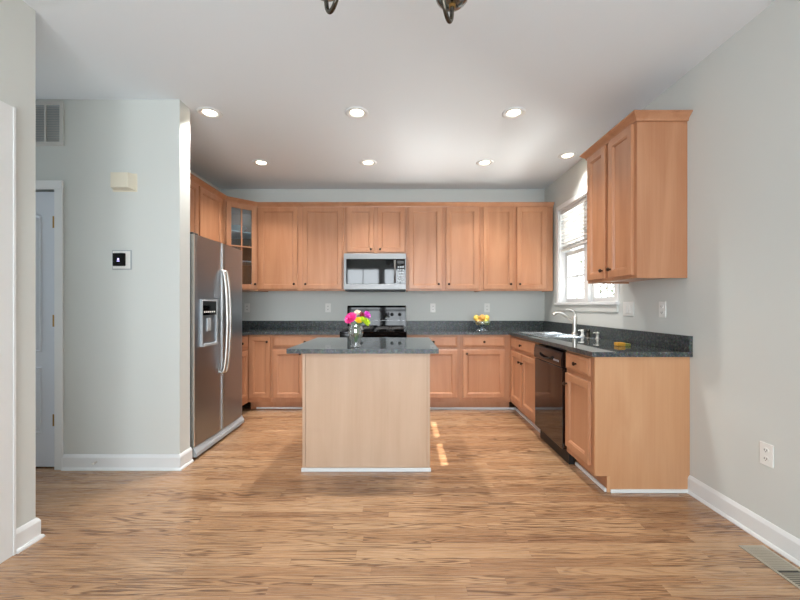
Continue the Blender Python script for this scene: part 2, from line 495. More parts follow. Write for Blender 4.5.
# hallway door
def panel_door(name, x0, x1, yf, z1, hinge_side=None):
    d = thing(name, None, None, ((x0 + x1) / 2, yf, 0), kind='structure')
    part('door_slab', box(B(), x0 + .004, x1 - .004, yf, yf + .035, .012, z1), 'door', d, bevel=.002)
    m = (x0 + x1) / 2
    for xa, xb in ((x0 + .112, m - .05), (m + .05, x1 - .112)):
        for (za, zb, arch) in ((.26, .757, 0), (.865, 1.88, 1)):
            outer = [(xa, za), (xb, za), (xb, zb)]
            if arch:
                cx = m; side = 1 if xa > m else -1
                n = 8
                outer = [(xa, za), (xb, za)]
                top = []
                for k in range(n + 1):
                    x = xb + (xa - xb) * k / n
                    u = abs(x - m) / (x1 - .112 - m)
                    top.append((x, zb + .07 * (1 - u * u)))
                outer += top
            else:
                outer += [(xa, zb)]
            c = Vector((sum(p[0] for p in outer) / len(outer), (za + zb) / 2))
            def inset(pl, q): return [(p[0] + (q if p[0] < c.x else -q) * min(1, abs(p[0] - c.x) / .02), p[1] + (q if p[1] < c.y else -q)) for p in pl]
            rings = [(outer, yf - .0005), (inset(outer, .008), yf - .007), (inset(outer, .018), yf - .001), (inset(outer, .035), yf - .006)]
            bm = B(); vs = [[bm.verts.new((p[0], y, p[1])) for p in pl] for pl, y in rings]
            for a, b in zip(vs, vs[1:]):
                for i in range(len(a)): bm.faces.new((a[i], a[(i + 1) % len(a)], b[(i + 1) % len(a)], b[i]))
            bm.faces.new(vs[-1])
            part('door_panel', bm, 'door', d)
    return d
d1 = panel_door('door_1', DX0 + .004, DX1 - .004, 2.815, 2.062)
for z in (.36, 1.10, 1.835):
    bm = B(); tube(bm, [(DX1 - .004, 2.806, z - .045), (DX1 - .004, 2.806, z + .045)], .007, 8)
    box(bm, DX1 - .035, DX1 - .004, 2.812, 2.8145, z - .044, z + .044)
    part('hinge', bm, 'brass', d1, label='brass hinge')
bm = B(); lathe(bm, [(.0, 0), (.03, .0), (.03, .008), (.012, .012), (.011, .035), (.026, .045), (.028, .06), (.018, .07), (0, .072)], (DX0 + .07, 2.815, .95), (0, -1, 0), 16)
part('door_knob', bm, 'nickel', d1, smooth=True)
bm = B()
box(bm, DX1, DX1 + .06, 2.786, 2.7995, 0, 2.075); box(bm, DX0 - .06, DX0, 2.786, 2.7995, 0, 2.075)
box(bm, DX0 - .06, DX1 + .06, 2.786, 2.7995, 2.075, 2.137)
box(bm, DX1 - .002, DX1 + .012, 2.7995, 2.85, 0, 2.07)
struct('trim_1', bm, 'trim', bevel=.004)
# door beside the camera in the left wall
d2 = thing('door_2', None, None, (-1.95, 1.35, 0), kind='structure')
part('door_slab', box(B(), -1.965, -1.93, .937, 1.763, .012, 2.09), 'door', d2, bevel=.002)
bm = B()
box(bm, -1.90, -1.884, 1.765, 1.843, 0, 2.175); box(bm, -1.90, -1.884, .84, .935, 0, 2.175); box(bm, -1.90, -1.884, .935, 1.765, 2.085, 2.175)
box(bm, -1.884, -1.880, 1.83, 1.843, 0, 2.175)
struct('trim_2', bm, 'trim', bevel=.004)

# baseboards
BP = [(0, 0), (.026, 0), (.026, .006), (.020, .016), (.0145, .019), (.0145, .092), (.009, .104), (.004, .112), (0, .112)]
def baseboard(name, path): struct(name, sweep(B(), path, BP), 'trim')
baseboard('baseboard_right', [(XR, 2.469), (XR, -1.62)])
baseboard('baseboard_hall', [(-1.647, 2.944), (-1.647, 2.80), (-2.503, 2.80)][::-1])
baseboard('baseboard_left', [(-1.90, 1.845), (-1.90, 1.96), (-2.30, 1.96), (-4.17, 1.96)])
baseboard('baseboard_hall_end', [(-4.17, 2.80), (-3.425, 2.80)])
baseboard('baseboard_left_near', [(-1.90, -1.62), (-1.90, .838)])

# ------------------------------------------------------------------ cabinets
def knob(parent, x, y, z, local=True):
    bm = B(); lathe(bm, [(0, 0), (.007, 0), (.006, .010), (.013, .014), (.0145, .020), (.011, .026), (0, .028)], (x, y, z), (0, -1, 0), 14)
    return part('knob', bm, 'bronze', parent, local=local, smooth=True, label='small dark bronze knob')
def ringmesh(bm, x0, x1, z0, z1, rings, fill=True):
    vs = []
    for ins, y in rings:
        vs.append([bm.verts.new(p) for p in ((x0 + ins, y, z0 + ins), (x1 - ins, y, z0 + ins), (x1 - ins, y, z1 - ins), (x0 + ins, y, z1 - ins))])
    for a, b in zip(vs, vs[1:]):
        for i in range(4): bm.faces.new((a[i], a[(i + 1) % 4], b[(i + 1) % 4], b[i]))
    bm.faces.new(vs[0][::-1])
    if fill: bm.faces.new(vs[-1])
    return vs
DOOR_R = [(0, -.0008), (0, -.018), (.004, -.022), (.050, -.022), (.053, -.0175), (.059, -.0165), (.064, -.0075)]
DRAW_R = [(0, -.0008), (0, -.014), (.004, -.017), (.014, -.0185), (.018, -.022)]
def front(parent, kind, x0, x1, z0, z1, k=None):
    bm = B(); ringmesh(bm, x0, x1, z0, z1, DOOR_R if kind == 'door' else DRAW_R)
    o = part(kind, bm, 'maple', parent, local=True)
    if k: knob(o, k[0], -.022, k[1])
    return o
Z_D, Z_DR = (.155, .708), (.742, .862)
def base_cabinet(loc, rz, w, label, fronts, depth=.61, left_ext=0, right_ext=0, group='base cabinets', hollow=False):
    c = thing('base_cabinet', label, 'cabinet', loc, rz, group)
    prof = [(0, .105), (0, .881), (depth - .002, .881), (depth - .002, 0), (.075, 0), (.075, .105)]
    bm = B()
    if hollow:
        prism(bm, prof, 'x', .0006, .018); prism(bm, prof, 'x', w - .018, w - .0006)
        box(bm, .018, w - .018, 0, .018, .105, .881); box(bm, .018, w - .018, depth - .02, depth - .002, .0, .881)
        box(bm, .018, w - .018, .018, depth - .02, .105, .123); box(bm, .018, w - .018, .075, .09, 0, .105)
    else: prism(bm, prof, 'x', .0006, w - .0006)
    if left_ext: box(bm, -left_ext, .0006, .02, depth - .002, .105, .881)
    if right_ext: box(bm, w - .0006, w + right_ext, .02, depth - .002, .105, .881)
    part('cabinet_body', bm, 'maple', c, local=True)
    for f in fronts: front(c, *f)
    return c
YF = 4.35
def kx(x, x0): return x - x0
base_cabinet((-1.77, YF, 0), 0, .27, 'narrow maple base cabinet with one tall door beside the refrigerator',
    [('door', .012, .258, .155, .862, (.228, .80))], left_ext=.0)
base_cabinet((-1.50, YF, 0), 0, .785, 'maple base cabinet with one wide drawer over two doors left of the range',
    [('drawer', .02, .765, *Z_DR, (.39, .80)), ('door', .02, .375, *Z_D, (.335, .665)), ('door', .41, .765, *Z_D, (.45, .665))])
base_cabinet((.055, YF, 0), 0, .605, 'maple base cabinet with drawer and door just right of the range, behind the island corner',
    [('drawer', .035, .575, *Z_DR, (.305, .80)), ('door', .035, .575, *Z_D, (.075, .665))])
base_cabinet((.66, YF, 0), 0, .595, 'maple base cabinet with drawer and door in the far corner left of the sink run',
    [('drawer', .04, .52, *Z_DR, (.28, .80)), ('door', .04, .52, *Z_D, (.08, .665))], right_ext=.6)
# left return beside the refrigerator
base_cabinet((-1.77, 3.895, 0), PI / 2, .455, 'maple base cabinet tucked between refrigerator and left corner',
    [('drawer', .02, .40, *Z_DR, (.21, .80)), ('door', .02, .40, *Z_D, (.06, .665))], right_ext=.55)
XF = 1.255
sink_cab = base_cabinet((XF, 4.349, 0), -PI / 2, .855, 'maple sink cabinet with a long false drawer front over two narrow doors',
    [('drawer', .045, .835, *Z_DR, (.44, .80)), ('door', .045, .43, *Z_D, (.395, .62)), ('door', .45, .835, *Z_D, (.485, .62))], depth=.613, hollow=True)
base_cabinet((XF, 2.88, 0), -PI / 2, .41, 'maple base cabinet with drawer and door right of the dishwasher, ending the counter run',
    [('drawer', .02, .375, *Z_DR, (.20, .80)), ('door', .02, .375, *Z_D, (.05, .63))], depth=.613)
# veneered end panel of the counter run
bm = B(); prism(bm, [(XF - .002, .105), (XF - .002, .881), (XR - .001, .881), (XR - .001, 0), (XF + .075, 0), (XF + .075, .105)], 'y', 2.455, 2.4695)
ep = thing('end_panel', 'pale maple end panel closing the right counter run by the wall', 'panel', (1.56, 2.46, 0))
part('panel_sheet', bm, 'maple_side', ep)
part('corner_stile', box(B(), XF + .075, XF + .095, 2.451, 2.455, 0, .105), 'maple_side', ep)
struct('trim_3', box(B(), XF + .097, XR - .003, 2.443, 2.4548, 0, .022), 'trim', bevel=.003)
# white shoe mouldings along the toe kicks
struct('trim_4', box(B(), -1.70, -.712, YF + .060, YF + .0745, .008, .028), 'trim', bevel=.003)
struct('trim_5', sweep(B(), [(.056, YF + .0745), (XF + .0745, YF + .0745), (XF + .0745, 3.50)], [(0, .002), (.014, .002), (.012, .022), (0, .026)]), 'trim')
struct('trim_6', box(B(), XF + .060, XF + .0745, 2.4552, 2.875, .002, .026), 'trim', bevel=.003)

# wall cabinets
UZ0, UZ1, CT = 1.394, 2.43, 2.47
YU = 4.63
def wall_cabinet(loc, rz, w, z0, label, doors, depth=.329, z1=UZ1, side=None, group='wall cabinets'):
    c = thing('wall_cabinet', label, 'cabinet', (loc[0], loc[1], z0), rz, group)
    hh = z1 - z0
    bm = B(); box(bm, .0006, w - .0006, 0, depth, 0.012, hh)
    box(bm, .0006, w - .0006, 0, .018, 0, .012); box(bm, .0006, .016, .018, depth, 0, .012); box(bm, w - .016, w - .0006, .018, depth, 0, .012)
    part('cabinet_body', bm, side or 'maple', c, local=True)
    for x0, x1, k in doors:
        bm = B(); ringmesh(bm, x0, x1, .021, hh - .014, DOOR_R)
        o = part('door', bm, 'maple', c, local=True)
        if k is not None: knob(o, k, -.022, .021 + .062 if hh > .7 else .021 + .035)
    return c
wall_cabinet((-1.77, YU), 0, 1.066, UZ0, 'wide maple wall cabinet with two doors between glass corner cabinet and microwave', [(.025, .495, .455), (.555, 1.04, .595)])
wall_cabinet((-.703, YU), 0, .754, 1.845, 'short maple wall cabinet with two doors above the microwave', [(.03, .357, .325), (.405, .735, .437)])
wall_cabinet((.052, YU), 0, .908, UZ0, 'maple wall cabinet with two doors directly right of the microwave', [(.03, .43, .395), (.485, .88, .52)])
wall_cabinet((.961, YU), 0, .889, UZ0, 'maple wall cabinet with two doors in the back right corner by the window', [(.03, .40, .365), (.44, .80, .475)])
# cabinets above the refrigerator (left wall)
wall_cabinet((-2.05, 3.40), PI / 2, .949, 1.80, 'maple wall cabinet with two doors above the refrigerator', [(.02, .375, .345), (.40, .88, .43)], depth=.329)
# right wall cabinet
rc = wall_cabinet((1.54, 3.13), -PI / 2, .65, UZ0, 'maple wall cabinet with two doors hanging alone on the right wall beside the window', [(.025, .295, .265), (.345, .625, .375)], depth=.329)
part('side_panel', box(B(), .652, .6545, .0, .329, 0, UZ1 - UZ0), 'maple', rc, local=True)
CP = [(.0, -.012), (.010, -.012), (.012, -.002), (.016, .006), (.034, .022), (.040, .030), (.046, .032), (.046, .040), (.0, .040)]
bm = B(); sweep(bm, [(XR - .001, 3.132), (1.538, 3.132), (1.538, 2.4745), (XR - .001, 2.4745)][::-1], [(-o, z + .001) for o, z in [(-a, b) for a, b in CP]] )
bm2 = B(); bm.free()
bm = bm2
path = [(XR - .001, 2.4745), (1.538, 2.4745), (1.538, 3.132), (XR - .001, 3.132)]
sweep(bm, path, [(-o, z + UZ1 + .0) for o, z in CP])
part('crown_moulding', bm, 'maple', rc)
bm = B()
sweep(bm, [(-2.05, 3.40), (-2.05, 4.351), (-1.772, 4.629), (1.85, 4.629)], [(o, z + UZ1 + .0006) for o, z in CP])
single('crown_moulding', bm, 'maple', 'long maple crown moulding running over the left and back wall cabinets', 'moulding', (0, 4.63, UZ1 + .0006))

# diagonal corner wall cabinet with glass door
g = thing('corner_wall_cabinet', 'diagonal maple corner wall cabinet with a divided glass door', 'cabinet', (-2.05, 4.63, UZ0), group=None)
bm = B()
def pent(z0, z1, e=0):
    prism(bm, [(-1.771, 4.631), (-1.771, YB - .001), (XL + .001, YB - .001), (XL + .001, 4.351), (-2.049, 4.351)], 'z', z0, z1)
pent(UZ0, UZ0 + .018); pent(UZ1 - .018, UZ1)
zz0, zz1 = UZ0 + .018, UZ1 - .018
box(bm, -1.785, -1.771, 4.64, YB - .001, zz0, zz1); box(bm, XL + .001, -2.06, 4.351, 4.365, zz0, zz1)
box(bm, XL + .001, -1.785, YB - .014, YB - .001, zz0, zz1); box(bm, XL + .001, XL + .014, 4.365, YB - .014, zz0, zz1)
part('cabinet_body', bm, 'maple', g)
for z in (1.74, 2.09):
    bm = B(); prism(bm, [(-1.79, 4.66), (-1.79, YB - .016), (XL + .016, YB - .016), (XL + .016, 4.37), (-2.07, 4.37)], 'z', z, z + .016)
    part('shelf', bm, 'plastic', g)
# frame and door on the diagonal
dl = math.hypot(.278, .278)
ux, uy = .7071, .7071
def diag(bm, u0, u1, n0, n1, z0, z1):
    # u along the diagonal from (-2.049,4.351), n outward (+x,-y)
    P = []
    for u, n in ((u0, n0), (u1, n0), (u1, n1), (u0, n1)):
        P.append((-2.049 + ux * u + .7071 * n, 4.351 + uy * u - .7071 * n))
    prism(bm, P, 'z', z0, z1)
bm = B()
diag(bm, 0, .028, -.018, 0, zz0, zz1); diag(bm, dl - .028, dl, -.018, 0, zz0, zz1)
diag(bm, .028, dl - .028, -.018, 0, zz0, zz0 + .02); diag(bm, .028, dl - .028, -.018, 0, zz1 - .02, zz1)
part('face_frame', bm, 'maple', g)
z0, z1 = UZ0 + .021, UZ1 - .014
bm = B()
diag(bm, .020, .075, .001, .02, z0, z1); diag(bm, dl - .078, dl - .020, .001, .02, z0, z1)
diag(bm, .075, dl - .078, .001, .02, z0, z0 + .055); diag(bm, .075, dl - .078, .001, .02, z1 - .055, z1)
gd = part('glass_door', bm, 'maple', g, bevel=.002)
bm = B(); mid = (.075 + dl - .078) / 2
diag(bm, mid - .007, mid + .007, .004, .018, z0 + .055, z1 - .055)
for k in (1,):
    zc = z0 + .055 + (z1 - z0 - .11) * .5
    diag(bm, .075, dl - .078, .004, .018, zc - .007, zc + .007)
part('muntins', bm, 'maple', gd)
bm = B(); diag(bm, .076, dl - .079, .008, .011, z0 + .055, z1 - .055)
part('glass_pane', bm, 'cglass', gd)
bm = B()
kp = Vector((-2.049 + ux * (dl - .045) + .7071 * .02, 4.351 + uy * (dl - .045) - .7071 * .02, z0 + .06))
lathe(bm, [(0, 0), (.007, 0), (.006, .010), (.013, .014), (.0145, .020), (.011, .026), (0, .028)], kp, (1, -1, 0), 14)
part('knob', bm, 'bronze', gd, smooth=True)
# a stack of pale bowls seen through the glass
for i in range(3):
    bm = B(); lathe(bm, [(0, 0), (.05, 0), (.095, .045), (.098, .047), (.092, .046), (.048, .006), (0, .006)], (-2.0, 4.60, 2.1068 + i * .012), seg=20)
    single('bowl', bm, 'plastic', 'pale bowl in the stack behind the glass corner cabinet door', 'bowl', (-2.0, 4.60, 2.1068 + i * .012), smooth=True, group='bowls in the glass corner cabinet')

# ------------------------------------------------------------------ countertops
ct = thing('countertop', 'dark polished granite countertop left of the range with low backsplash', 'countertop', (-1.5, 4.6, .882), group='perimeter countertops')
bm = B(); prism(bm, [(-1.742, 3.895), (XL + .001, 3.895), (XL + .001, YB - .001), (-.714, YB - .001), (-.714, 4.318), (-1.742, 4.318)], 'z', .882, .914)
part('slab', bm, 'granite', ct)
bm = B(); box(bm, XL + .001, -.714, YB - .021, YB - .001, .914, 1.016); box(bm, XL + .001, XL + .021, 3.895, YB - .021, .914, 1.016)
part('backsplash', bm, 'splash', ct)
ct = thing('countertop', 'dark polished granite countertop running from the range around to the right wall under the window', 'countertop', (1.5, 3.6, .882), group='perimeter countertops')
SX0, SX1, SY0, SY1 = 1.30, 1.80, 3.50, 4.28
bm = B()
hx0, hx1, hy0, hy1 = SX0 + .015, SX1 - .015, SY0 + .015, SY1 - .015
ox = [.056, 1.222, hx0, hx1, XR - .001]; 
box(bm, .056, 1.222, 4.318, YB - .001, .882, .914)
box(bm, 1.222, hx0, 2.43, YB - .001, .882, .914); box(bm, hx1, XR - .001, 2.43, YB - .001, .882, .914)
box(bm, hx0, hx1, 2.43, hy0, .882, .914); box(bm, hx0, hx1, hy1, YB - .001, .882, .914)
bmesh.ops.remove_doubles(bm, verts=bm.verts, dist=.0001)
part('slab', bm, 'granite', ct)
bm = B(); box(bm, .056, XR - .001, YB - .021, YB - .001, .914, 1.016); box(bm, XR - .021, XR - .001, 2.43, YB - .021, .914, 1.016)
part('backsplash', bm, 'splash', ct)

# sink
s = thing('sink', 'stainless double bowl sink set in the granite under the window', 'sink', (1.55, 3.89, .914))
bm = B(); rt = .9185
def rimbox(x0, x1, y0, y1): box(bm, x0, x1, y0, y1, .9145, rt)
bx0, bx1 = SX0 + .03, SX1 - .10
b1, b2, b3, b4 = SY0 + .03, 3.875, 3.905, SY1 - .03
rimbox(SX0, bx0, SY0, SY1); rimbox(bx1, SX1, SY0, SY1)
rimbox(bx0, bx1, SY0, b1); rimbox(bx0, bx1, b2, b3); rimbox(bx0, bx1, b4, SY1)
part('rim', bm, 'chrome', s)
for ya, yb in ((b1, b2), (b3, b4)):
    bm = B()
    def bowl_pts(z, i): return [(bx0 + i, ya + i, z), (bx1 - i, ya + i, z), (bx1 - i, yb - i, z), (bx0 + i, yb - i, z)]
    vs = [[bm.verts.new(p) for p in bowl_pts(z, i)] for z, i in ((.916, 0), (.76, .012), (.745, .03))]
    for a, b in zip(vs, vs[1:]):
        for i in range(4): bm.faces.new((a[i], a[(i + 1) % 4], b[(i + 1) % 4], b[i]))
    bm.faces.new(vs[-1])
    bn = part('basin', bm, 'chrome', s)
    sm = bn.modifiers.new('thick', 'SOLIDIFY'); sm.thickness = .0015; sm.offset = 1
    bm = B(); lathe(bm, [(0, .001), (.02, .001), (.042, .003), (.042, .0), (0, 0)], ((bx0 + bx1) / 2, (ya + yb) / 2, .7455), seg=18)
    part('drain', bm, 'dnickel', s, smooth=True)

# faucet
FX, FY = 1.755, 3.845
f = thing('faucet', 'brushed nickel single lever kitchen faucet behind the sink', 'faucet', (FX, FY, rt))
bm = B(); lathe(bm, [(0, 0), (.034, 0), (.034, .006), (.026, .012), (.022, .03), (.0215, .10), (.025, .13), (.026, .17), (.020, .188), (0, .19)], (FX, FY, rt), seg=20)
part('body', bm, 'nickel', f, smooth=True)
bm = B(); tube(bm, smoothpts([(FX, FY, 1.03), (FX - .05, FY, 1.075), (FX - .11, FY, 1.12), (FX - .16, FY, 1.138), (FX - .20, FY, 1.132), (FX - .215, FY, 1.115)]), [.013] * 10 + [.0145] * 12 + [.017] * 9, 12)
sp = part('spout', bm, 'nickel', f, smooth=True)
bm = B(); tube(bm, smoothpts([(FX + .004, FY, 1.095), (FX + .004, FY, 1.13), (FX - .02, FY, 1.158), (FX - .06, FY, 1.172), (FX - .085, FY, 1.172)]), [.012] * 6 + [.010] * 6 + [.0075] * 6 + [.006] * 7, 10)
part('lever', bm, 'nickel', f, smooth=True)
def pump(x, y, z, mat, h, label, name):
    t = thing(name, label, 'dispenser' if name != 'side_sprayer' else 'sprayer', (x, y, z))
    bm = B(); lathe(bm, [(0, 0), (.022, 0), (.022, .005), (.013, .012), (.013, h * .6), (.017, h * .7), (.016, h), (0, h + .003)], (x, y, z), seg=16)
    part('body', bm, mat, t, smooth=True)
    bm = B(); tube(bm, [(x, y, z + h * .85), (x - .02, y, z + h * .92), (x - .04, y, z + h * .85)], .006, 8)
    part('nozzle', bm, mat, t, smooth=True)
pump(1.765, 3.70, rt, 'plastic', .06, 'white side sprayer standing next to the faucet', 'side_sprayer')
pump(1.765, 3.585, rt, 'dnickel', .07, 'dark nickel dispenser between side sprayer and last soap pump', 'soap_dispenser')
pump(1.765, 3.41, .9146, 'nickel', .06, 'pale nickel soap pump on the granite past the sink, furthest from the faucet', 'soap_dispenser')
# small yellow and green object, not identified
sg = thing('block', 'small yellow and green sponge on the granite near the right wall', 'block', (1.62, 2.80, .914))
part('yellow_part', box(B(), 1.585, 1.64, 2.77, 2.83, .9145, .940), 'block', sg, bevel=.005)
part('green_part', box(B(), 1.642, 1.69, 2.79, 2.85, .9145, .932), 'block_green', sg, bevel=.004)

# ------------------------------------------------------------------ dishwasher
d = thing('dishwasher', 'glossy black dishwasher built in between sink cabinet and end cabinet', 'dishwasher', (XF, 3.49, 0), -PI / 2)
W_ = .61
part('tub', box(B(), .004, W_ - .004, .01, .58, .11, .86), 'blackm', d, local=True)
part('door', box(B(), .006, W_ - .006, -.03, .009, .115, .735), 'dwblack', d, local=True, bevel=.004)
bm = B(); prism(bm, [(.009, .74), (-.034, .74), (-.040, .752), (-.040, .80), (-.030, .858), (.009, .858)], 'x', .006, W_ - .006)
cp = part('control_panel', bm, 'dwblack', d, local=True, bevel=.003)
bm = B(); tube(bm, smoothpts([(.17, -.04, .80), (.20, -.052, .782), (.305, -.058, .772), (.41, -.052, .782), (.44, -.04, .80)]), .009, 8)
part('handle', bm, 'black', cp, local=True, smooth=True)
bm = B()
for i in range(5): box(bm, .46 + i * .022, .472 + i * .022, -.0405, -.0375, .775, .79)
part('buttons', bm, 'grey', cp, local=True)
part('toe_panel', box(B(), .006, W_ - .006, .02, .06, .0, .105), 'blackm', d, local=True)

# ------------------------------------------------------------------ range
r = thing('range', 'black freestanding gas range with upright control panel behind the island', 'range', (-.33, 4.33, 0))
x0, x1 = -.709, .051
part('body', box(B(), x0, x1, 4.34, 4.95, .02, .895), 'black', r)
part('cooktop', box(B(), x0, x1, 4.30, 4.95, .896, .918), 'black', r, bevel=.004)
bm = B(); prism(bm, [(4.90, .919), (4.905, 1.19), (4.915, 1.215), (4.952, 1.215), (4.952, .919)], 'x', x0, x1)
bg = part('control_panel', bm, 'black', r, bevel=.003)
part('display', box(B(), -.42, -.24, 4.897, 4.904, 1.06, 1.15), 'black', bg)
part('metal_strip', box(B(), x0 + .02, x1 - .02, 4.897, 4.9015, 1.02, 1.026), 'steel', bg)
for kxp in (-.63, -.53, -.13, -.03):
    bm = B(); lathe(bm, [(0, 0), (.022, 0), (.020, .018), (0, .02)], (kxp, 4.902, 1.10), (0, -1, 0), 16)
    part('knob', bm, 'blackm', bg, smooth=True)
for cx in (-.52, -.14):
    for cy in (4.46, 4.74):
        bm = B()
        for a in range(4):
            c_, s_ = math.cos(a * PI / 2), math.sin(a * PI / 2)
            tube(bm, [(cx + .03 * c_, cy + .03 * s_, .948), (cx + .15 * c_, cy + .115 * s_, .948)], .006, 6)
        for sx in (-1, 1): tube(bm, [(cx + .16 * sx, cy - .12, .945), (cx + .16 * sx, cy + .12, .945)], .007, 6)
        for sy in (-1, 1): tube(bm, [(cx - .16, cy + .12 * sy, .945), (cx + .16, cy + .12 * sy, .945)], .007, 6)
        for sx in (-1, 1):
            for sy in (-1, 1): tube(bm, [(cx + .16 * sx, cy + .12 * sy, .918), (cx + .16 * sx, cy + .12 * sy, .945)], .007, 6)
        part('grate', bm, 'blackm', r)
        bm = B(); lathe(bm, [(0, 0), (.045, 0), (.045, .01), (.035, .012), (.033, .02), (0, .021)], (cx, cy, .918), seg=18)
        part('burner', bm, 'blackm', r, smooth=True)
part('front_rail', box(B(), x0, x1, 4.305, 4.34, .80, .893), 'black', r, bevel=.004)
od = part('oven_door', box(B(), x0 + .004, x1 - .004, 4.30, 4.338, .22, .79), 'black', r, bevel=.004)
part('oven_window', box(B(), x0 + .13, x1 - .13, 4.297, 4.301, .35, .66), 'darkglass', od)
bm = B(); tube(bm, [(x0 + .06, 4.25, .755), (x1 - .06, 4.25, .755)], .012, 10)
for xx in (x0 + .08, x1 - .08): tube(bm, [(xx, 4.25, .755), (xx, 4.30, .755)], .009, 8)
part('oven_handle', bm, 'steel', od, smooth=True)
part('storage_drawer', box(B(), x0 + .004, x1 - .004, 4.305, 4.338, .06, .21), 'black', r, bevel=.004)

# ------------------------------------------------------------------ microwave
mw = thing('microwave', 'stainless microwave with dark window mounted above the range', 'microwave', (-.325, 4.56, 1.40))
x0, x1 = -.701, .049
part('body', box(B(), x0, x1, 4.575, YB - .002, 1.41, 1.843), 'steel', mw, bevel=.003)
part('underside', box(B(), x0 + .01, x1 - .01, 4.585, YB - .01, 1.393, 1.409), 'blackm', mw)
bm = B()
box(bm, x0, x1, 4.545, 4.575, 1.775, 1.843); box(bm, x0, x1, 4.545, 4.575, 1.41, 1.475)
box(bm, x0, x0 + .03, 4.545, 4.575, 1.475, 1.775); box(bm, x1 - .012, x1, 4.545, 4.575, 1.475, 1.775)
part('front_frame', bm, 'steel', mw, bevel=.002)
dr = part('door', box(B(), x0 + .031, -.105, 4.550, 4.575, 1.476, 1.774), 'darkglass', mw, bevel=.002)
bm = B(); tube(bm, [(-.085, 4.515, 1.49), (-.085, 4.515, 1.76)], .012, 10)
for z in (1.51, 1.74): tube(bm, [(-.085, 4.515, z), (-.085, 4.556, z)], .008, 8)
part('handle', bm, 'steel', dr, smooth=True)
pn = part('control_panel', box(B(), -.104, x1 - .013, 4.551, 4.575, 1.476, 1.774), 'darkglass', mw)
part('display', box(B(), -.055, .025, 4.549, 4.5515, 1.72, 1.755), 'dgrey', pn)
bm = B()
for i in range(3):
    for j in range(6): box(bm, -.053 + i * .028, -.033 + i * .028, 4.549, 4.5515, 1.50 + j * .034, 1.52 + j * .034)
part('buttons', bm, 'grey', pn)

# ------------------------------------------------------------------ refrigerator
fr = thing('refrigerator', 'stainless side-by-side refrigerator with ice dispenser by the hall wall', 'refrigerator', (-2.0, 3.42, 0))
fy0, fy1, fs = 2.962, 3.876, 3.42
part('case', box(B(), XL + .02, -1.695, fy0 + .004, fy1 - .002, .03, 1.765), 'dgrey', fr, bevel=.003)
def fdoor(name, ya, yb):
    bm = B(); n = 10; pts = []
    ym = (fy0 + fy1) / 2
    for k in range(n + 1):
        y = ya + (yb - ya) * k / n
        e = min(k, n - k) / n
        bulge = .012 * (1 - ((y - ym) / .457) ** 2)
        pts.append((-1.633 + bulge - (.006 if e == 0 else 0), y))
    prism(bm, [(-1.69, ya)] + pts + [(-1.69, yb)], 'z', .10, 1.775)
    return part(name, bm, 'fsteel', fr)
fz = fdoor('freezer_door', fy0, fs - .003)
fd = fdoor('refrigerator_door', fs + .003, fy1)
for y in (fy0 + .06, fy1 - .06): part('hinge_cover', box(B(), -1.74, -1.65, y - .04, y + .04, 1.776, 1.795), 'dgrey', fr, bevel=.004)
bm = B(); prism(bm, [(-1.70, .02), (-1.615, .02), (-1.615, .05), (-1.64, .095), (-1.70, .095)], 'y', fy0 + .006, fy1 - .004)
part('kick_grille', bm, 'grey', fr, bevel=.003)
for nm, yy, pr in (('handle', fs - .030, fz), ('handle', fs + .030, fd)):
    pts = smoothpts([(-1.622, yy, 1.53), (-1.597, yy, 1.50), (-1.578, yy, 1.36), (-1.567, yy, 1.07), (-1.578, yy, .78), (-1.597, yy, .64), (-1.622, yy, .61)], 6)
    bm = B(); tube(bm, pts, .0125, 10)
    part(nm, bm, 'nickel', pr, smooth=True)
part('edge_highlight', box(B(), -1.652, -1.626, fy0 - .0025, fy0 + .005, .10, 1.775), 'nickel', fz)  # bright strip added to imitate the highlight on the freezer door's near edge
part('edge_highlight', box(B(), -1.64, -1.6185, fs - .0028, fs + .0028, .10, 1.775), 'nickel', fd)  # second added strip, imitating the bright line between the doors
# dispenser
dy0, dy1, dz0, dz1 = 3.045, 3.30, .88, 1.262
def xf(y): return -1.633 + .012 * (1 - ((y - 3.419) / .457) ** 2)
bm = B(); a = xf(dy0) - .012; o_ = -1.610
box(bm, a, o_, dy0, dy0 + .014, dz0, dz1); box(bm, a, o_, dy1 - .014, dy1, dz0, dz1)
box(bm, a, o_, dy0 + .014, dy1 - .014, dz1 - .012, dz1); box(bm, a, o_ + .012, dy0 + .014, dy1 - .014, dz0, dz0 + .02)
dp = part('dispenser', bm, 'grey', fz, bevel=.002)
part('dispenser_panel', box(B(), a, o_ - .003, dy0 + .014, dy1 - .014, 1.135, dz1 - .012), 'black', dp)
part('dispenser_recess', box(B(), a, a + .006, dy0 + .014, dy1 - .014, dz0 + .02, 1.135), 'plastic', dp)
part('paddle', box(B(), a + .006, o_ - .004, 3.14, 3.20, 1.0, 1.11), 'grey', dp, bevel=.003)
bm = B()
for i in range(6): box(bm, o_ - .003, o_ - .0015, dy0 + .035 + i * .032, dy0 + .055 + i * .032, 1.155, 1.168)
part('dispenser_buttons', bm, 'plastic', dp)

